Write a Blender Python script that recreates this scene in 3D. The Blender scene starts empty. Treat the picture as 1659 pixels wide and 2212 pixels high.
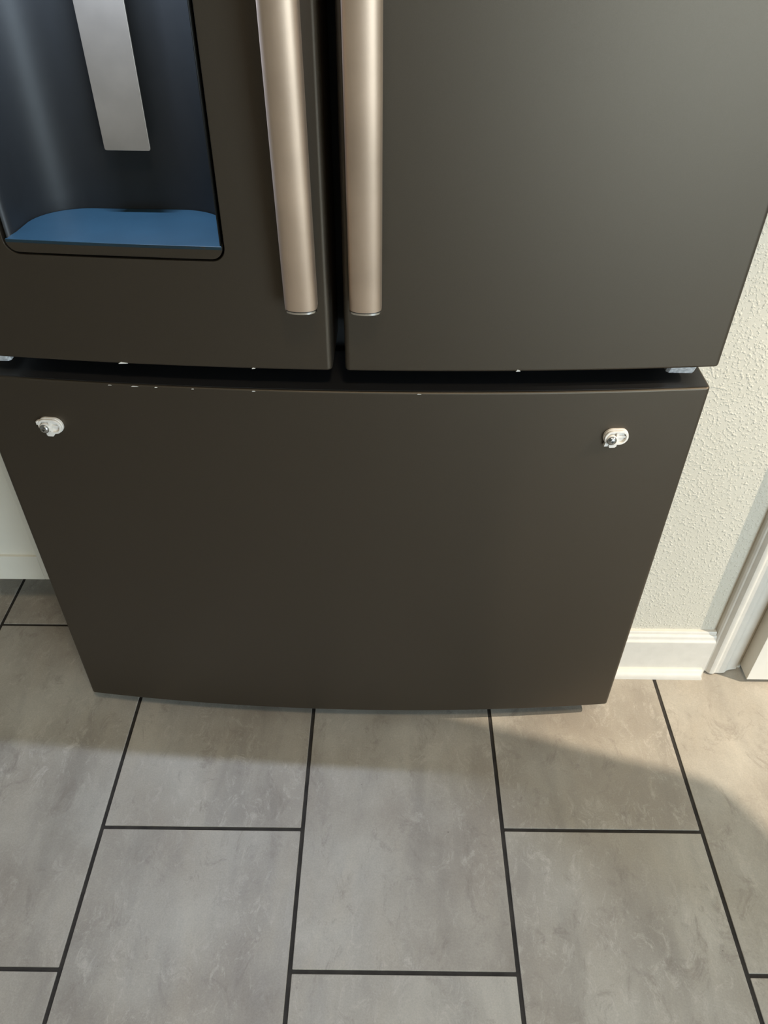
import bpy, bmesh, math, random
from mathutils import Vector, Matrix
random.seed(4)
sc = bpy.context.scene
COL = sc.collection
PI = math.pi

# ------------------------------------------------------------ camera
cam = bpy.data.cameras.new('camera')
cam.sensor_fit = 'HORIZONTAL'; cam.sensor_width = 36.0
cam.lens = 1667.11 / 1659 * 36.0
cam.clip_start = 0.02
co = bpy.data.objects.new('camera', cam); COL.objects.link(co)
r_ = Vector((0.99994, 0.00819, 0.0077)); d_ = Vector((0.01118, -0.65162, -0.75846)); f_ = Vector((-0.0012, 0.7585, -0.65167))
m = Matrix((( r_.x, -d_.x, -f_.x, 0.4307), (r_.y, -d_.y, -f_.y, -0.5855), (r_.z, -d_.z, -f_.z, 1.1472), (0, 0, 0, 1)))
co.matrix_world = m
sc.camera = co

# ------------------------------------------------------------ light and exposure
w = bpy.data.worlds.new('world'); sc.world = w; w.use_nodes = True
bg = w.node_tree.nodes['Background']; bg.inputs[0].default_value = (0.62, 0.74, 1.0, 1); bg.inputs[1].default_value = 3.0   # daylight sky seen through the window
vs = sc.view_settings
vs.view_transform = 'Standard'; vs.look = 'None'; vs.gamma = 1.0; vs.exposure = 0.0; vs.use_curve_mapping = False

def lamp(name, typ, loc, energy, color, size=None, rot=None, size_y=None):
    l = bpy.data.lights.new(name, typ); l.energy = energy; l.color = color
    if typ == 'AREA':
        l.shape = 'RECTANGLE' if size_y else 'DISK'
        l.size = size
        if size_y: l.size_y = size_y
    elif size is not None: l.shadow_soft_size = size
    o = bpy.data.objects.new(name, l); COL.objects.link(o); o.location = loc
    if rot: o.rotation_euler = rot
    return o
# warm bulb to the right of the photographer (hard edged shadows of casing, drawer and the added octagonal blocker)
wb = lamp('warm_spotlight', 'SPOT', (2.60, -0.40, 2.30), 350, (1.0, 0.85, 0.67), 0.0035)
wb.data.spot_size = math.radians(25); wb.data.spot_blend = 0.8
wb.rotation_euler = (Vector((1.05, 0.24, 0.42)) - wb.location).to_track_quat('-Z', 'Y').to_euler()
# broad warm ceiling light behind the photographer
lamp('ceiling_light', 'AREA', (0.65, -0.95, 2.42), 15, (1.0, 0.81, 0.57), 0.30)
# daylight coming in at the window behind
lamp('window_daylight', 'AREA', (3.2, -4.02, 1.10), 158, (0.74, 0.90, 0.98), 2.2, (PI/2, 0, 0), 1.9)
# the cool lamp inside the dispenser, above the tray (fridge frame point -0.2265, 0.018)
FY = -0.0134221; FO = Vector((0.37244, 0.21122, 0.0))
def fw(x, y, z): return FO + Vector((x*math.cos(FY) - y*math.sin(FY), x*math.sin(FY) + y*math.cos(FY), z))
lamp('dispenser_led', 'AREA', fw(-0.215, 0.018, 1.205), 5.6, (0.60, 0.73, 1.0), 0.085, (0, 0, FY), 0.006)

# ------------------------------------------------------------ materials
def mat(name):
    m = bpy.data.materials.new(name); m.use_nodes = True
    return m, m.node_tree.nodes, m.node_tree.links, m.node_tree.nodes['Principled BSDF']
def plain(name, col, rough=0.5, metal=0.0, noise=0.0, nscale=40, bump=0.0, bscale=200, bdist=0.001, coat=0.0, spec=0.5):
    m, N, L, b = mat(name)
    b.inputs['Roughness'].default_value = rough; b.inputs['Metallic'].default_value = metal
    b.inputs['Specular IOR Level'].default_value = spec
    b.inputs['Coat Weight'].default_value = coat
    tc = N.new('ShaderNodeTexCoord')
    if noise:
        n = N.new('ShaderNodeTexNoise'); n.inputs['Scale'].default_value = nscale; n.inputs['Detail'].default_value = 5
        L.new(tc.outputs['Object'], n.inputs['Vector'])
        r = N.new('ShaderNodeValToRGB')
        r.color_ramp.elements[0].position = 0.3; r.color_ramp.elements[1].position = 0.7
        r.color_ramp.elements[0].color = (*[c*(1-noise) for c in col], 1); r.color_ramp.elements[1].color = (*[min(1, c*(1+noise)) for c in col], 1)
        L.new(n.outputs['Fac'], r.inputs['Fac']); L.new(r.outputs['Color'], b.inputs['Base Color'])
    else: b.inputs['Base Color'].default_value = (*col, 1)
    if bump:
        n2 = N.new('ShaderNodeTexNoise'); n2.inputs['Scale'].default_value = bscale; n2.inputs['Detail'].default_value = 3
        L.new(tc.outputs['Object'], n2.inputs['Vector'])
        bp = N.new('ShaderNodeBump'); bp.inputs['Strength'].default_value = bump; bp.inputs['Distance'].default_value = bdist
        L.new(n2.outputs['Fac'], bp.inputs['Height']); L.new(bp.outputs['Normal'], b.inputs['Normal'])
    return m
M = {}
M['slate'] = plain('slate_steel', (0.096, 0.0795, 0.060), 0.46, 0.85, noise=0.03, nscale=900, bump=0.05, bscale=1500, bdist=0.0003)
M['black'] = plain('black_plastic', (0.012, 0.013, 0.014), 0.5)
M['liner'] = plain('dark_liner_plastic', (0.0095, 0.0100, 0.0095), 0.42, 0.0, noise=0.04, nscale=60, spec=0.32)
M['film'] = plain('blue_film', (0.0075, 0.025, 0.038), 0.38, 0.0, noise=0.10, nscale=25, bump=0.2, bscale=30, bdist=0.0006, coat=0.3)
M['steel'] = plain('brushed_steel', (0.52, 0.465, 0.39), 0.38, 0.9, noise=0.16, nscale=14, bump=0.05, bscale=600, bdist=0.0003)
M['handle'] = plain('satin_handle_metal', (0.62, 0.475, 0.36), 0.47, 0.8, noise=0.12, nscale=12, bump=0.05, bscale=900, bdist=0.0003)
M['chrome'] = plain('bright_metal', (0.85, 0.83, 0.80), 0.16, 1.0)
M['zinc'] = plain('zinc_hinge', (0.80, 0.81, 0.82), 0.5, 0.3, noise=0.35, nscale=260)
M['screw'] = plain('screw_steel', (0.50, 0.51, 0.50), 0.22, 1.0)
M['clip'] = plain('white_nylon', (0.80, 0.76, 0.70), 0.42, 0.0, noise=0.06, nscale=300)
M['chip'] = plain('pale_chip_finish', (0.75, 0.74, 0.70), 0.3)
M['trim'] = plain('white_trim_paint', (0.65, 0.615, 0.55), 0.42, 0.0, noise=0.04, nscale=45, bump=0.25, bscale=120, bdist=0.0008)
M['doorpaint'] = plain('white_door_paint', (0.76, 0.72, 0.64), 0.35, 0.0, noise=0.02, nscale=30, bump=0.1, bscale=150, bdist=0.0005)
M['cabinet'] = plain('white_cabinet_paint', (0.74, 0.715, 0.62), 0.42, 0.0, noise=0.02, nscale=20)
M['counter'] = plain('worktop_stone', (0.30, 0.28, 0.26), 0.3, 0.0, noise=0.3, nscale=60)
M['grout'] = plain('dark_grout', (0.030, 0.026, 0.022), 0.85, 0.0, noise=0.45, nscale=35, bump=0.5, bscale=400, bdist=0.001)
M['ceiling'] = plain('ceiling_paint', (0.60, 0.585, 0.55), 0.8, 0.0, bump=0.3, bscale=90, bdist=0.003)
M['farwall'] = plain('greige_wall_paint', (0.36, 0.34, 0.30), 0.6, 0.0, noise=0.04, nscale=5, bump=0.3, bscale=120, bdist=0.002)
M['glass'] = None

def wall_mat():
    m, N, L, b = mat('textured_wall_paint')
    b.inputs['Roughness'].default_value = 0.55
    tc = N.new('ShaderNodeTexCoord')
    n = N.new('ShaderNodeTexNoise'); n.inputs['Scale'].default_value = 5; n.inputs['Detail'].default_value = 3
    L.new(tc.outputs['Object'], n.inputs['Vector'])
    r = N.new('ShaderNodeValToRGB'); r.color_ramp.elements[0].position = .35; r.color_ramp.elements[1].position = .65
    r.color_ramp.elements[0].color = (0.60, 0.565, 0.475, 1); r.color_ramp.elements[1].color = (0.63, 0.595, 0.51, 1)
    L.new(n.outputs['Fac'], r.inputs['Fac']); L.new(r.outputs['Color'], b.inputs['Base Color'])
    # spattered drywall texture: raised blobs of two sizes
    n1 = N.new('ShaderNodeTexNoise'); n1.inputs['Scale'].default_value = 230; n1.inputs['Detail'].default_value = 2.0
    n1.inputs['Roughness'].default_value = 0.5
    L.new(tc.outputs['Object'], n1.inputs['Vector'])
    s1 = N.new('ShaderNodeValToRGB'); s1.color_ramp.elements[0].position = .52; s1.color_ramp.elements[1].position = .70
    L.new(n1.outputs['Fac'], s1.inputs['Fac'])
    v = N.new('ShaderNodeTexVoronoi'); v.inputs['Scale'].default_value = 120
    L.new(tc.outputs['Object'], v.inputs['Vector'])
    s2 = N.new('ShaderNodeValToRGB'); s2.color_ramp.elements[0].position = 0.06; s2.color_ramp.elements[1].position = 0.26
    s2.color_ramp.elements[0].color = (1, 1, 1, 1); s2.color_ramp.elements[1].color = (0, 0, 0, 1)
    L.new(v.outputs['Distance'], s2.inputs['Fac'])
    ad = N.new('ShaderNodeMath'); ad.operation = 'ADD'
    L.new(s1.outputs['Color'], ad.inputs[0]); L.new(s2.outputs['Color'], ad.inputs[1])
    bp = N.new('ShaderNodeBump'); bp.inputs['Strength'].default_value = 0.50; bp.inputs['Distance'].default_value = 0.0012
    L.new(ad.outputs[0], bp.inputs['Height']); L.new(bp.outputs['Normal'], b.inputs['Normal'])
    return m
M['wall'] = wall_mat()

def tile_mat():
    m, N, L, b = mat('stone_look_tile')
    tc = N.new('ShaderNodeTexCoord'); oi = N.new('ShaderNodeObjectInfo')
    mul = N.new('ShaderNodeVectorMath'); mul.operation = 'SCALE'; mul.inputs['Scale'].default_value = 37.0
    cmb = N.new('ShaderNodeCombineXYZ')
    for k in range(3): L.new(oi.outputs['Random'], cmb.inputs[k])
    L.new(cmb.outputs[0], mul.inputs[0])
    add = N.new('ShaderNodeVectorMath'); L.new(tc.outputs['Object'], add.inputs[0]); L.new(mul.outputs[0], add.inputs[1])
    def mapped(rot, scl):
        mp = N.new('ShaderNodeMapping'); mp.inputs['Rotation'].default_value = (0, 0, rot); mp.inputs['Scale'].default_value = scl
        L.new(add.outputs[0], mp.inputs['Vector']); return mp
    def noise(src, scale, detail=5, rough=.55, dist=0.0):
        n = N.new('ShaderNodeTexNoise'); n.inputs['Scale'].default_value = scale; n.inputs['Detail'].default_value = detail
        n.inputs['Roughness'].default_value = rough; n.inputs['Distortion'].default_value = dist
        L.new(src.outputs[0], n.inputs['Vector']); return n
    def ramp(src, stops):
        r = N.new('ShaderNodeValToRGB'); e = r.color_ramp.elements
        while len(e) < len(stops): e.new(.5)
        for k, (p, c) in enumerate(stops): e[k].position = p; e[k].color = c if len(c) == 4 else (*c, 1)
        L.new(src, r.inputs['Fac']); return r
    def mix(kind, fac, a, c):
        x = N.new('ShaderNodeMix'); x.data_type = 'RGBA'; x.blend_type = kind
        if isinstance(fac, float): x.inputs[0].default_value = fac
        else: L.new(fac, x.inputs[0])
        L.new(a, x.inputs[6])
        if isinstance(c, tuple): x.inputs[7].default_value = c
        else: L.new(c, x.inputs[7])
        return x.outputs[2]
    base = ramp(noise(mapped(0.0, (1, 1, 1)), 5.5, 4, .5).outputs['Fac'], [(.34, (.335, .296, .246)), (.5, (.405, .368, .310)), (.66, (.470, .436, .375))])
    st = noise(mapped(-0.62, (3.2, 0.9, 1)), 3.6, 6, .6, 0.6)       # diagonal drifts
    drift = ramp(st.outputs['Fac'], [(.34, (.84, .84, .845)), (.52, (1, 1, 1)), (.68, (1.08, 1.07, 1.055))])
    c1 = mix('MULTIPLY', 1.0, base.outputs[0], drift.outputs[0])
    cr = noise(mapped(-0.5, (1.7, 1.0, 1)), 26, 12, .82, 0.9)          # crumbly pale flecks
    fl = ramp(cr.outputs['Fac'], [(.52, (0, 0, 0)), (.64, (1, 1, 1))])
    zone = ramp(noise(mapped(0.3, (1, 1, 1)), 4.0, 3).outputs['Fac'], [(.36, (.16, .16, .16)), (.58, (.75, .75, .75))])
    fz = N.new('ShaderNodeMath'); fz.operation = 'MULTIPLY'; L.new(fl.outputs[0], fz.inputs[0]); L.new(zone.outputs[0], fz.inputs[1])
    c2 = mix('MIX', fz.outputs[0], c1, (.56, .515, .45, 1))
    dk = noise(mapped(0.9, (1.5, 1, 1)), 15, 11, .78, 0.8)
    df = ramp(dk.outputs['Fac'], [(.34, (.62, .62, .62)), (.46, (0, 0, 0))])
    c3 = mix('MIX', df.outputs[0], c2, (.25, .215, .18, 1))
    gr_ = ramp(noise(mapped(0.2, (1, 1, 1)), 420, 4, .7).outputs['Fac'], [(.3, (.90, .90, .90)), (.7, (1.08, 1.08, 1.08))])
    c3 = mix('MULTIPLY', 1.0, c3, gr_.outputs[0])
    sp = ramp(noise(mapped(0.7, (1, 1, 1)), 70, 3, .5).outputs['Fac'], [(.765, (0, 0, 0)), (.79, (.7, .7, .7))])
    c3 = mix('MIX', sp.outputs[0], c3, (.12, .095, .075, 1))
    L.new(c3, b.inputs['Base Color'])
    rg = ramp(st.outputs['Fac'], [(.3, (.42, .42, .42)), (.7, (.55, .55, .55))]); L.new(rg.outputs[0], b.inputs['Roughness'])
    fine = noise(mapped(0, (1, 1, 1)), 260, 2)
    hs = N.new('ShaderNodeMath'); hs.operation = 'MULTIPLY_ADD'; hs.inputs[1].default_value = 0.25
    L.new(fine.outputs['Fac'], hs.inputs[0]); L.new(cr.outputs['Fac'], hs.inputs[2])
    bp = N.new('ShaderNodeBump'); bp.inputs['Strength'].default_value = 0.35; bp.inputs['Distance'].default_value = 0.0012
    L.new(hs.outputs[0], bp.inputs['Height']); L.new(bp.outputs['Normal'], b.inputs['Normal'])
    return m
M['tile'] = tile_mat()
gm, gN, gL, gb = mat('window_glass'); gb.inputs['Transmission Weight'].default_value = 1; gb.inputs['Roughness'].default_value = 0.0; gb.inputs['IOR'].default_value = 1.0
M['glass'] = gm

# ------------------------------------------------------------ helpers
def link(name, bm, material, parent=None, sharp=32, smooth=True, loc=None):
    bmesh.ops.recalc_face_normals(bm, faces=bm.faces)
    me = bpy.data.meshes.new(name); bm.to_mesh(me); bm.free()
    me.materials.append(material)
    if smooth:
        for p in me.polygons: p.use_smooth = True
        me.set_sharp_from_angle(angle=math.radians(sharp))
    o = bpy.data.objects.new(name, me); COL.objects.link(o)
    if smooth:
        wn = o.modifiers.new('weighted_normals', 'WEIGHTED_NORMAL'); wn.keep_sharp = True; wn.weight = 90
    if parent: o.parent = parent
    if loc: o.location = loc
    return o
def box(bm, x0, x1, y0, y1, z0, z1, bev=0.0, seg=2):
    t = bmesh.new(); bmesh.ops.create_cube(t, size=1)
    for v in t.verts:
        v.co = Vector(((x0+x1)/2 + v.co.x*(x1-x0), (y0+y1)/2 + v.co.y*(y1-y0), (z0+z1)/2 + v.co.z*(z1-z0)))
    if bev: bmesh.ops.bevel(t, geom=t.edges[:], offset=bev, segments=seg, profile=0.5, affect='EDGES')
    me = bpy.data.meshes.new('t'); t.to_mesh(me); t.free(); bm.from_mesh(me); bpy.data.meshes.remove(me)
    return bm
def prism(bm, pts, axis, a, b, bev=0.0, seg=2, which=None):
    """closed outline pts (2-D) swept along axis from a to b; bev rounds the two end outlines"""
    def P(p, t):
        if axis == 'z': return Vector((p[0], p[1], t))
        if axis == 'y': return Vector((p[0], t, p[1]))
        return Vector((t, p[0], p[1]))
    t = bmesh.new()
    A = [t.verts.new(P(p, a)) for p in pts]; B = [t.verts.new(P(p, b)) for p in pts]
    fa = t.faces.new(A); fb = t.faces.new(B[::-1])
    n = len(pts)
    for i in range(n): t.faces.new((A[i], A[(i+1) % n], B[(i+1) % n], B[i]))
    bmesh.ops.recalc_face_normals(t, faces=t.faces)
    if bev:
        ed = set()
        if which in (None, 'both', 'a'): ed |= set(fa.edges)
        if which in (None, 'both', 'b'): ed |= set(fb.edges)
        bmesh.ops.bevel(t, geom=list(ed), offset=bev, segments=seg, profile=0.5, affect='EDGES')
    me = bpy.data.meshes.new('t'); t.to_mesh(me); t.free(); bm.from_mesh(me); bpy.data.meshes.remove(me)
    return bm
def rrect(x0, x1, y0, y1, r, n=6):
    o = []
    for cx, cy, a in ((x1-r, y1-r, 0), (x0+r, y1-r, 90), (x0+r, y0+r, 180), (x1-r, y0+r, 270)):
        for k in range(n+1):
            t = math.radians(a + 90*k/n); o.append((cx + r*math.cos(t), cy + r*math.sin(t)))
    return o
def empty(name, loc, rz=0, parent=None):
    o = bpy.data.objects.new(name, None); COL.objects.link(o); o.location = loc; o.rotation_euler = (0, 0, rz)
    o.empty_display_size = 0.1
    if parent: o.parent = parent
    return o
def tag(o, label, cat, group=None):
    o['label'] = label; o['category'] = cat
    if group: o['group'] = group
    return o
def struct(o): o['kind'] = 'structure'; return o

# ------------------------------------------------------------ floor: grout bed and single tiles
floor = struct(link('floor', box(bmesh.new(), -1.9, 4.6, -4.1, 1.05, -0.04, -0.0016), M['grout'], smooth=False))
floor['label'] = 'floor of large beige stone-look tiles with dark grout'
xg = {-1: -0.3110, 0: 0.0004, 1: 0.3093, 2: 0.6175, 3: 0.9259}
def gx(k): return xg.get(k, (-0.3110 + 0.3085*(k+1)) if k < -1 else 0.9259 + 0.3085*(k-3))
TL = 0.6045
joint = {-1: -0.2023, 0: -0.0028, 1: -0.2014, 2: 0.0004, 3: -0.1999}
bmt = box(bmesh.new(), -0.15145, 0.15145, -TL/2+0.0027, TL/2-0.0027, -0.009, 0.0, 0.0012, 2)
tile0 = None
for k in range(-6, 12):
    x0, x1 = gx(k), gx(k+1)
    if x1 > 4.6: continue
    j = joint.get(k, -0.2014 if k % 2 else -0.0015)
    for r in range(-7, 3):
        yc = j + TL*(r+0.5)
        if yc + TL/2 > 1.75 or yc - TL/2 < -4.6: continue
        if tile0 is None:
            tile0 = link('tile', bmt, M['tile'], floor); o = tile0
        else:
            o = tile0.copy(); COL.objects.link(o); o.parent = floor
        o.location = ((x0+x1)/2, yc, random.uniform(-0.0002, 0.0002)); o.scale = ((x1-x0-0.0058)/0.3029, 1, 1)
        if yc - TL/2 > 0.95 or yc < -4.1 or x0 < -2: o.location.z = 0

# ------------------------------------------------------------ walls, ceiling, baseboard, door
YW = 0.3185
def wallbox(name, *a, m='farwall'): return struct(link(name, box(bmesh.new(), *a), M[m], smooth=False))
bm = bmesh.new()
box(bm, 0.838, 1.092, YW, YW+0.12, 0, 2.44); box(bm, 1.092, 1.862, YW, YW+0.12, 2.045, 2.44); box(bm, 1.862, 4.6, YW, YW+0.12, 0, 2.44)
struct(link('wall_right_of_fridge', bm, M['wall'], smooth=False))
wallbox('wall_alcove', 0.838, 0.95, YW+0.12, 1.05, 0, 2.44, m='wall')
wallbox('wall_back', -1.9, 0.838, 1.03, 1.13, 0, 2.44)
wallbox('wall_closet', 0.95, 4.6, 1.03, 1.13, 0, 2.44)
wallbox('wall_left', -2.0, -1.9, -4.1, 1.13, 0, 2.44)
wallbox('wall_right', 4.6, 4.7, -4.1, 1.13, 0, 2.44)
bm = bmesh.new()
box(bm, -2.0, 2.0, -4.2, -4.1, 0, 2.44); box(bm, 4.4, 4.7, -4.2, -4.1, 0, 2.44)
box(bm, 2.0, 4.4, -4.2, -4.1, 0, 0.10); box(bm, 2.0, 4.4, -4.2, -4.1, 2.10, 2.44)
struct(link('wall_front', bm, M['farwall'], smooth=False))
struct(link('ceiling', box(bmesh.new(), -2.0, 4.7, -4.2, 1.13, 2.44, 2.52), M['ceiling'], smooth=False))
win = struct(empty('window_1', (3.2, -4.12, 0.10)))
bm = bmesh.new()
for a in ((-1.20, -1.14, 0, 2.0), (1.14, 1.20, 0, 2.0), (-1.14, 1.14, 0, .06), (-1.14, 1.14, 1.94, 2.0), (-.025, .025, .06, 1.94)): box(bm, a[0], a[1], -.03, .03, a[2], a[3], .004)
link('window_frame', bm, M['trim'], win)
link('pane', box(bmesh.new(), -1.14, -.025, -.004, .004, .06, 1.94), M['glass'], win, smooth=False)
link('pane', box(bmesh.new(), .025, 1.14, -.004, .004, .06, 1.94), M['glass'], win, smooth=False)

def qarc(cx, cy, rx, ry, a0, a1, n): return [(cx + rx*math.cos(math.radians(a0+(a1-a0)*k/n)), cy + ry*math.sin(math.radians(a0+(a1-a0)*k/n))) for k in range(n+1)]
# baseboard right of the fridge, profiled cap
prof = [(YW, 0.0), (0.3025, 0.0), (0.3025, 0.0845), (0.3030, 0.0868)] + [(0.3040, 0.0878), (0.3056, 0.0885), (0.3068, 0.0905), (0.3074, 0.0935), (0.3080, 0.0965), (0.3096, 0.0985), (0.3112, 0.0992), (0.3118, 0.1010), (0.3122, 0.1038), (0.3132, 0.1052), (YW, 0.1056)]
bb = struct(link('baseboard_right', prism(bmesh.new(), prof, 'x', 0.838, 1.0185), M['trim']))
qr = [(0.3026, 0.0)] + qarc(0.3026, 0.0, 0.0142, 0.0185, 180, 90, 8)
bmq = prism(bmesh.new(), qr, 'x', 0.838, 1.0118, 0.0008, 1)
for v in bmq.verts:                                     # roughly cut, painted end
    if v.co.x > 1.0: v.co.x += 0.0018*math.sin(v.co.z*420+1) - 0.0009
q = link('quarter_round', bmq, M['trim'], bb)
# baseboards elsewhere
struct(link('baseboard_left', prism(bmesh.new(), [(-1.9, 0), (-1.888, 0), (-1.888, .088), (-1.895, .1), (-1.9, .106)], 'y', -4.1, 0.4), M['trim']))
# door casing: colonial profile in plan, swept up
cas = [(1.0185, YW), (1.0190, 0.3108), (1.0215, 0.3080), (1.0238, 0.3068), (1.0262, 0.3038), (1.0290, 0.3012), (1.0325, 0.3002), (1.0360, 0.3004), (1.0385, 0.3018), (1.0405, 0.3026),
       (1.0500, 0.3022), (1.0560, 0.3030), (1.0600, 0.3052), (1.0625, 0.3078), (1.0680, 0.3098), (1.0760, 0.3112), (1.0815, 0.3122), (1.0835, YW)]
d1 = struct(empty('door_1', (1.05, YW, 0)))
def dl(pts): return [(x-1.05, y-YW) for x, y in pts]
link('casing', prism(bmesh.new(), dl(cas), 'z', 0.003, 2.10, 0.0006, 1), M['trim'], d1, sharp=20)
mir = [(1.0835+1.8705-x, y) for x, y in cas][::-1]
link('casing', prism(bmesh.new(), dl(mir), 'z', 0.003, 2.10), M['trim'], d1, sharp=20)
link('casing', box(bmesh.new(), -0.031, 0.885, -0.0145, 0, 2.10, 2.165, 0.002), M['trim'], d1)
bm = bmesh.new(); box(bm, 0.0375, 0.0425, 0.004, 0.12, 0.0, 2.045); box(bm, 0.807, 0.812, 0.004, 0.12, 0.0, 2.045)
link('jamb', bm, M['trim'], d1)
# slab with raised panel mouldings, hanging just proud of the wall
sx0, sx1, sy0, sy1 = 0.0388, 0.802, -0.0360, -0.0010
slab = link('door_slab', box(bmesh.new(), sx0, sx1, sy0, sy1, 0.011, 2.035, 0.0012, 2), M['doorpaint'], d1)
for (pz0, pz1) in ((0.24, 0.86), (1.02, 1.90)):
    for (px0, px1) in ((0.15, 0.38), (0.46, 0.69)):
        bm = bmesh.new(); box(bm, px0, px1, sy0-0.004, sy0+0.001, pz0, pz1, 0.003, 2); link('door_panel', bm, M['doorpaint'], slab)

# ------------------------------------------------------------ refrigerator (frame: x across, y into the wall, z up)
BOW = 0.024
def bow(x):
    t = (x+0.4425)/0.885; return -4*BOW*t*(1-t)
fr = empty('refrigerator', FO, FY)
tag(fr, 'dark slate french door refrigerator with bare freezer drawer standing against the wall', 'refrigerator')
def bowed(bm, x0, x1, z0, z1, yb, r=0.006, bev=0.0028, rl=None, rr=None, nseg=26):
    rl = rl or r; rr = rr or r
    pts = [(x0, yb), (x1, yb)]
    # right front corner, front curve, left front corner
    for k in range(7):
        a = math.radians(90*k/6); pts.append((x1 - rr + rr*math.cos(a), bow(x1-rr) + rr - rr*math.sin(a) ))
    for k in range(1, nseg):
        x = (x1-rr) + ((x0+rl)-(x1-rr))*k/nseg; pts.append((x, bow(x)))
    for k in range(7):
        a = math.radians(90*k/6); pts.append((x0 + rl - rl*math.sin(a), bow(x0+rl) + rl - rl*math.cos(a)))
    return prism(bm, pts, 'z', z0, z1, bev, 3)
DZ0, DZ1 = 0.0396, 0.6670
drawer = link('freezer_drawer', bowed(bmesh.new(), -0.4425, 0.4425, DZ0, DZ1, 0.072), M['slate'], fr)
M['cap'] = plain('dark_cap_plastic', (0.016, 0.016, 0.017), 0.45)
def capline(x0, x1, inset, yb, n=24): return [(x0+inset, yb), (x1-inset, yb)] + [(x1-inset+(x0-x1+2*inset)*k/n, bow(x1-inset+(x0-x1+2*inset)*k/n)+inset) for k in range(n+1)]
link('top_cap', prism(bmesh.new(), capline(-0.4425, 0.4425, 0.0035, 0.0715), 'z', DZ1-0.001, DZ1+0.0005), M['cap'], drawer)
UZ0, UZ1 = 0.6945, 1.765
right = link('door', bowed(bmesh.new(), 0.0112, 0.4435, UZ0, UZ1, 0.072, bev=0.0032), M['slate'], fr)
right['label'] = 'right-hand fridge door, plain slate'
left = link('door', bowed(bmesh.new(), -0.4435, -0.0030, UZ0, UZ1, 0.072, bev=0.0032, rr=0.0065), M['slate'], fr)
left['label'] = 'left-hand fridge door with dispenser opening'
gl = link('door_seal', box(bmesh.new(), -0.4300, -0.012, 0.0725, 0.0995, UZ0+0.01, UZ1-0.01), M['black'], fr, smooth=False)
gr = link('door_seal', box(bmesh.new(), 0.020, 0.4300, 0.0725, 0.0995, UZ0+0.01, UZ1-0.01), M['black'], fr, smooth=False)
gd = link('drawer_seal', box(bmesh.new(), -0.4300, 0.4300, 0.0725, 0.0995, DZ0+0.012, DZ1-0.012), M['black'], fr, smooth=False)
link('cabinet_body', box(bmesh.new(), -0.4425, 0.4425, 0.100, 0.78, 0.03, 1.74, 0.004), M['black'], fr)
bm = bmesh.new(); box(bm, -0.43, 0.43, 0.105, 0.13, 0.004, 0.03); link('toe_grille', bm, M['black'], fr, smooth=False)
bm = bmesh.new()
for sx in (-0.38, 0.38):
    for sy in (0.18, 0.70): link('levelling_foot', prism(bmesh.new(), qarc(sx, sy, .02, .02, 0, 345, 23), 'z', 0.0, 0.031), M['black'], fr)

# dispenser opening
HX0, HX1, HZ0, HZ1 = -0.3435, -0.1095, 0.8206, 1.235
cut = link('cutter', prism(bmesh.new(), rrect(HX0, HX1, HZ0, HZ1, 0.0145, 8), 'y', -0.2, 0.3), M['slate'], fr)
for o in (left, gl):
    md = o.modifiers.new('b', 'BOOLEAN'); md.operation = 'DIFFERENCE'; md.object = cut; md.solver = 'EXACT'
bpy.context.view_layer.update()
dg = bpy.context.evaluated_depsgraph_get()
for o in (left, gl):
    me = bpy.data.meshes.new_from_object(o.evaluated_get(dg)); o.modifiers.clear(); o.data = me
    if o is left: wn = o.modifiers.new('weighted_normals', 'WEIGHTED_NORMAL'); wn.keep_sharp = True; wn.weight = 90
    if o is left:
        # soften the rim of the opening
        b2 = bmesh.new(); b2.from_mesh(me)
        ed = []
        for e in b2.edges:
            c = (e.verts[0].co + e.verts[1].co)/2
            if len(e.link_faces) == 2 and e.calc_face_angle(0) > 0.9 and c.y < 0 and HX0-1e-3 < c.x < HX1+1e-3 and c.z > 0.8 and c.z < 1.25 and abs(c.y-bow(c.x)) < 0.002: ed.append(e)
        try: bmesh.ops.bevel(b2, geom=ed, offset=0.0012, segments=2, profile=0.5, affect='EDGES')
        except Exception: pass
        b2.to_mesh(me); b2.free()
        for p in me.polygons: p.use_smooth = True
        me.set_sharp_from_angle(angle=math.radians(32))
bpy.data.objects.remove(cut)

disp = empty('dispenser', (0, 0, 0), 0, fr)
LX0, LX1, TZ = HX0+0.0022, HX1-0.0022, 0.8355
# front lip closing the bottom of the opening, following the door's bow
def lip(bm, z0, z1):
    r = 0.0122; n = 6; out = []
    xs = []
    A = [(LX0, z1), (LX0, z0+r)] + [(LX0+r-r*math.cos(math.radians(90*k/n)), z0+r-r*math.sin(math.radians(90*k/n))) for k in range(1, n+1)]
    A += [(LX0+r + (LX1-LX0-2*r)*k/12, z0) for k in range(1, 12)]
    A += [(LX1-r+r*math.sin(math.radians(90*k/n)), z0+r-r*math.cos(math.radians(90*k/n))) for k in range(0, n+1)] + [(LX1, z1)]
    A += [(LX1 - (LX1-LX0)*k/12, z1) for k in range(1, 12)]
    F = [bm.verts.new((x, bow(x)+0.0006, z)) for x, z in A]; B = [bm.verts.new((x, 0.02, z)) for x, z in A]
    bm.faces.new(F); bm.faces.new(B[::-1])
    for i in range(len(A)): bm.faces.new((F[i], F[(i+1) % len(A)], B[(i+1) % len(A)], B[i]))
    bmesh.ops.recalc_face_normals(bm, faces=bm.faces)
    return bm
link('front_lip', lip(bmesh.new(), HZ0+0.0022, TZ), M['slate'], disp)
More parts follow.
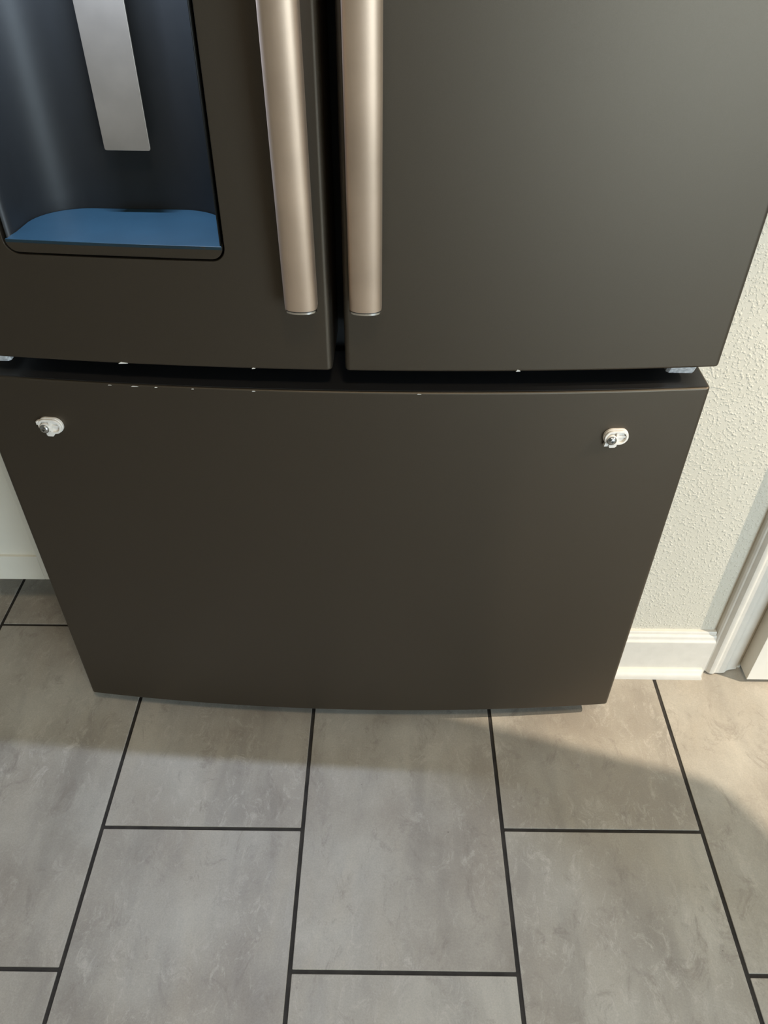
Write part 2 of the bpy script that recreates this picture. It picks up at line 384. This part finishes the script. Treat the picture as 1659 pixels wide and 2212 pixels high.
# recess plan: straight mouth, big rounded back corners
def recess(inset, yf, n=12):
    x0, x1 = LX0+0.002+inset, LX1-0.002-inset; yb = 0.0845-inset
    P = [(x0, yf)]
    rx, ry = 0.058, 0.052
    P += [(x0+0.0015, 0.010)]
    for k in range(n+1):
        a = math.radians(90*k/n); P.append((x0+0.003+rx-rx*math.cos(a), yb-ry+ry*math.sin(a)))
    for k in range(n+1):
        a = math.radians(90*(1-k/n)); P.append((x1-0.003-rx+rx*math.cos(a), yb-ry+ry*math.sin(a)))
    P += [(x1-0.0015, 0.010), (x1, yf)]
    return P
bm = bmesh.new()
P = recess(0, None)
def yf(x, d=0.0022): return bow(x)+d
def fix(P): return [(x, (yf(x) if y is None else y)) for x, y in P]
P = fix(P); Z = [TZ-0.004, 1.0, 1.16, 1.215, 1.232]
rows = []
for z in Z: rows.append([bm.verts.new((x, y, z)) for x, y in P])
for a, b in zip(rows, rows[1:]):
    for i in range(len(P)-1): bm.faces.new((a[i], a[i+1], b[i+1], b[i]))
bm.faces.new(rows[-1]); bm.faces.new(rows[0][::-1])
rc = link('recess_liner', bm, M['liner'], disp, sharp=40)
# solid thickness outward
sm = rc.modifiers.new('thickness', 'SOLIDIFY'); sm.thickness = 0.0012; sm.offset = 0
# tray with blue protective film
T = fix(recess(0.0014, None))
T[0] = (LX0+0.0006, yf(LX0, 0.0004)); T[-1] = (LX1-0.0006, yf(LX1, 0.0004))
front = [(LX1 + (LX0-LX1)*k/14, bow(LX1 + (LX0-LX1)*k/14)+0.0006) for k in range(1, 14)]
tray = link('drip_tray', prism(bmesh.new(), T+front, 'z', TZ-0.0030, TZ+0.0009, 0.0004, 1), M['film'], disp)
tray['label'] = 'drip tray under blue protective film'
bm = bmesh.new()
prism(bm, rrect(-0.2420, -0.1935, 0.9040, 1.20, 0.0022, 3), 'y', 0.0610, 0.0635, 0.0005, 2)
for v in bm.verts:                                       # pressed strip: slight lean and turned-in foot
    v.co.y += 0.003*max(0.0, (v.co.z-0.95))
    if v.co.z < 0.908: v.co.y += 0.0015
pd = link('paddle', bm, M['steel'], disp); pd['label'] = 'flat brushed metal dispenser paddle'
bm = bmesh.new(); box(bm, -0.238, -0.198, 0.0632, 0.083, 1.12, 1.20, 0.003); link('paddle_mount', bm, M['liner'], disp)

# handles
def handle(xc, xo):
    bm = bmesh.new(); z0, z1 = 0.7835, 1.676; n = 44; W2 = 0.01685
    sec = [(-W2, 0.020)] + [(-W2*math.cos(math.radians(180*k/18))*1.0, 0.0135-0.0135*math.sin(math.radians(180*k/18))**0.62) for k in range(0, 19)] + [(W2, 0.020)] + [(W2*0.6, 0.0225), (0, 0.023), (-W2*0.6, 0.0225)]
    so = lambda z: 0.0125 + 0.026*math.sin(PI*(z-z0)/(z1-z0))**1.0
    rings = []
    for i in range(n+1):
        z = z0 + (z1-z0)*i/n
        yb = bow(xc) - so(z) - 0.0225
        rings.append([bm.verts.new((xc+sx, yb+sy, z)) for sx, sy in sec])
    for a, b in zip(rings, rings[1:]):
        for i in range(len(sec)): bm.faces.new((a[i], a[(i+1) % len(sec)], b[(i+1) % len(sec)], b[i]))
    bm.faces.new(rings[0]); bm.faces.new(rings[-1][::-1])
    h = link('door_handle', bm, M['handle'], fr, sharp=35)
    # bright end cap under a dark seam, at the bottom and the top
    for zz, sg in ((z0, -1), (z1, 1)):
        for nm, t0, t1, sc_, mt in (('seam', 0.0, 0.0009, 0.95, M['black']), ('end_cap', 0.0009, 0.0030, 1.0, M['chrome'])):
            pts = [(xc+sx*sc_, bow(xc)-so(zz)-0.0225+(sy-0.01)*sc_+0.01) for sx, sy in sec]
            a, b = sorted((zz+sg*t0, zz+sg*t1))
            link(nm, prism(bmesh.new(), pts, 'z', a, b), mt, h)
    for zc in (z0+0.020, z1-0.020):                          # foot that carries the bar on the door
        yb = bow(xc)
        link('mounting_foot', box(bmesh.new(), xc-0.011, xc+0.011, yb-so(zc)-0.004, yb+0.001, zc-0.014, zc+0.014, 0.003), M['handle'], h)
    return h
handle(-0.0310, -1); handle(0.0363, 1)

# hinge brackets between doors and drawer
for s in (-1, 1):
    bm = bmesh.new()
    x0, x1 = (0.3905, 0.4240) if s > 0 else (-0.4270, -0.3930)
    pts = [(x0+0.003, 0.1), (x0, 0.0135), (x0+0.003, 0.010), (x1-0.003, 0.010), (x1, 0.0135), (x1-0.003, 0.1)]
    prism(bm, pts, 'z', 0.6770, 0.6880, 0.0008, 2)
    for v in bm.verts: v.co.y += (0.688-v.co.z)*0.5
    hb = link('hinge_bracket', bm, M['zinc'], fr)
    link('hinge_pin', prism(bmesh.new(), qarc((x0+x1)/2, 0.034, 0.006, 0.006, 0, 337.5, 15), 'z', 0.687, 0.6965), M['zinc'], hb)
# small pale chips along the door and drawer edges
for (x, z, wd, hh) in ((-0.693+0.4425, 0.6950, 0.011, 0.0022), (-0.538+0.4425, 0.6950, 0.004, 0.0016), (-0.236+0.4425, 0.6952, 0.005, 0.0024)):
    bm = bmesh.new(); prism(bm, [(x, z), (x+wd, z+0.0004), (x+wd*0.9, z+hh*0.5), (x+wd*0.3, z+hh)], 'y', bow(x)-0.0006, bow(x)+0.002)
    link('pale_chip', bm, M['chip'], fr, smooth=False)
for (x, wd) in ((-0.2700, 0.0045), (-0.2420, 0.0090), (-0.2140, 0.0035), (-0.1700, 0.003), (-0.0985, 0.004), (0.0945, 0.005)):
    bm = bmesh.new(); prism(bm, [(x, DZ1-0.0022), (x+wd, DZ1-0.0021), (x+wd*0.8, DZ1-0.0015), (x+wd*0.2, DZ1-0.0014)], 'y', bow(x)-0.0005, bow(x)+0.004)
    link('pale_chip', bm, M['chip'], fr, smooth=False)

# handle mounts on the drawer: white nylon shoulders with a crosshead screw
def mount(xc, zc, flip, lab):
    yc = bow(xc)
    sl = (bow(xc+.005)-bow(xc-.005))/.01
    e = empty('handle_mount', (xc, yc, zc), math.atan(sl), fr); e['label'] = lab
    bm = bmesh.new()
    # base plate
    prism(bm, rrect(-0.0155, 0.0155, -0.0108, 0.0108, 0.0104, 7), 'y', -0.0035, 0.0002, 0.0006, 2)
    link('base_plate', bm, M['clip'], e)
    # raised rim ring
    bm = bmesh.new(); O1 = rrect(-0.0148, 0.0148, -0.0101, 0.0101, 0.0098, 8); I1 = rrect(-0.0118, 0.0118, -0.0072, 0.0072, 0.0070, 8)
    ra = [[bm.verts.new((x, y, z)) for x, z in pp] for pp, y in ((O1, -0.003), (O1, -0.0062), ([(a*0.97, b*0.96) for a, b in O1], -0.0068), ([(a*1.03, b*1.04) for a, b in I1], -0.0068), (I1, -0.0062), (I1, -0.003))]
    n = len(O1)
    for a, b in zip(ra, ra[1:]):
        for i in range(n): bm.faces.new((a[i], a[(i+1) % n], b[(i+1) % n], b[i]))
    link('rim', bm, M['clip'], e)
    bm = bmesh.new(); box(bm, -0.0008, 0.0022, -0.0066, -0.003, -0.0075, 0.0075, 0.0004); box(bm, 0.0005, 0.0118, -0.0054, -0.003, -0.0008, 0.0020, 0.0004)
    link('rib', bm, M['clip'], e)
    bm = bmesh.new(); prism(bm, [(-0.0060, -0.0148), (0.0005, -0.0148), (0.0025, -0.0125), (0.0025, -0.0085), (-0.0075, -0.0085), (-0.0075, -0.0130)], 'y', -0.0062, -0.0012, 0.0006, 2)
    prism(bm, ([(-0.0168, 0.0015), (-0.0168, 0.0060), (-0.0130, 0.0075), (-0.0125, 0.0005)] if flip else [(-0.0135, -0.0125), (-0.0085, -0.0125), (-0.0080, -0.0075), (-0.0125, -0.0060)]), 'y', -0.0060, -0.0012, 0.0005, 2)
    link('locking_tab', bm, M['clip'], e)
    # collar and screw
    bm = bmesh.new(); prism(bm, qarc(-0.0062, -0.0020, 0.0066, 0.0066, 0, 345, 23), 'y', -0.0082, -0.003, 0.0004, 2); link('collar', bm, M['clip'], e)
    bm = bmesh.new(); R = 0.0060; rings = []; ns = 24
    for rr, yy in ((R*0.96, -0.0080), (R, -0.0088), (R*0.97, -0.0096), (R*0.86, -0.0106), (R*0.68, -0.0114), (R*0.46, -0.0119)):
        rings.append([bm.verts.new((-0.0062+rr*math.cos(2*PI*k/ns), yy, -0.0020+rr*math.sin(2*PI*k/ns))) for k in range(ns)])
    # crosshead recess
    cr = []
    for k in range(ns):
        a = 2*PI*k/ns; rad = R*(0.36 if k % 6 in (0,) else 0.30 if k % 6 in (1, 5) else 0.13)
        cr.append((rad*math.cos(a), rad*math.sin(a)))
    rings.append([bm.verts.new((-0.0062+x, -0.0119, -0.0020+z)) for x, z in cr])
    rings.append([bm.verts.new((-0.0062+x*0.8, -0.0096, -0.0020+z*0.8)) for x, z in cr])
    for a, b in zip(rings, rings[1:]):
        for i in range(ns): bm.faces.new((a[i], a[(i+1) % ns], b[(i+1) % ns], b[i]))
    bm.faces.new(rings[0]); bm.faces.new(rings[-1])
    link('screw', bm, M['screw'], e, sharp=35)
    return e
mount(-0.3555, 0.6035, True, 'left white handle mount with steel crosshead screw')
mount(0.3400, 0.6035, False, 'right white handle mount with steel crosshead screw')

# ------------------------------------------------------------ white base cabinet on the left
cb = empty('base_cabinet', (-0.46, 0.41, 0))
tag(cb, 'white painted kitchen base cabinet left of the refrigerator, recessed panel doors', 'cabinet')
link('carcass', box(bmesh.new(), -0.42, 0.374, 0.018, 0.60, 0.113, 0.875, 0.001), M['cabinet'], cb)
link('toe_kick', box(bmesh.new(), -0.42, 0.374, 0.150, 0.165, 0.0, 0.113), M['cabinet'], cb, smooth=False)
def shaker(x0, x1, z0, z1, f=0.058):
    d = empty('cabinet_door', (0, 0, 0), 0, cb)
    for a in ((x0, x0+f, z0, z1), (x1-f, x1, z0, z1)): link('stile', box(bmesh.new(), a[0], a[1], -0.001, 0.017, a[2], a[3], 0.0012), M['cabinet'], d)
    for a in ((x0+f, x1-f, z0, z0+f), (x0+f, x1-f, z1-f, z1)): link('rail', box(bmesh.new(), a[0], a[1], -0.0009, 0.017, a[2], a[3], 0.0009), M['cabinet'], d)
    link('panel', box(bmesh.new(), x0+f, x1-f, 0.0050, 0.016, z0+f, z1-f), M['cabinet'], d, smooth=False)
shaker(-0.04, 0.323, 0.119, 0.70); shaker(-0.41, -0.046, 0.119, 0.70)
for a in ((-0.04, 0.323), (-0.41, -0.046)): link('drawer_front', box(bmesh.new(), a[0], a[1], -0.001, 0.017, 0.708, 0.865, 0.0015), M['cabinet'], cb)
tag(link('worktop', box(bmesh.new(), -0.90, -0.082, 0.385, 1.03, 0.8755, 0.91, 0.004), M['counter']), 'dark stone worktop on the white base cabinet beside the refrigerator', 'worktop')

# ------------------------------------------------------------ added octagonal light blocker, unseen above right of the frame, to shadow the tiles
tb = empty('shadow_blocker', (2.16, -0.446, 2.44), -0.2735)
tag(tb, 'added white octagonal plate, out of view, hung to cast the shadow on the floor tiles', 'shadow blocker')
def octo(rad, off=22.5): return [(rad*math.cos(math.radians(off+45*k)), rad*math.sin(math.radians(off+45*k))) for k in range(8)]
def rounded(pts, r, n=5):
    out = []
    for i, p in enumerate(pts):
        p = Vector(p); a = (Vector(pts[i-1])-p).normalized(); b = (Vector(pts[(i+1) % len(pts)])-p).normalized()
        h = math.acos(max(-1, min(1, a.dot(b))))/2; d = r/math.tan(h); c = p + (a+b).normalized()*(r/math.sin(h))
        s0 = p+a*d-c; s1 = p+b*d-c
        for k in range(n+1):
            v = s0.lerp(s1, k/n).normalized()*r; out.append(tuple(c+v))
    return out
def oct_shape(k, ext, r): return rounded([(x - (ext if x < 0 else 0.0), y) for x, y in octo(k)], r)
link('blocker_plate', prism(bmesh.new(), oct_shape(0.183, 0.1105, 0.022), 'z', -0.606, -0.600, 0.001, 1), M['cabinet'], tb)
link('blocker_underplate', prism(bmesh.new(), oct_shape(0.135, 0.0800, 0.02), 'z', -0.622, -0.605, 0.004, 2), M['ceiling'], tb)
link('blocker_cord', prism(bmesh.new(), qarc(-0.05, 0, .003, .003, 0, 330, 11), 'z', -0.601, -0.01), M['black'], tb)
link('blocker_mount', prism(bmesh.new(), qarc(-0.05, 0, .05, .05, 0, 345, 23), 'z', -0.022, 0.0, 0.006, 3), M['cabinet'], tb)
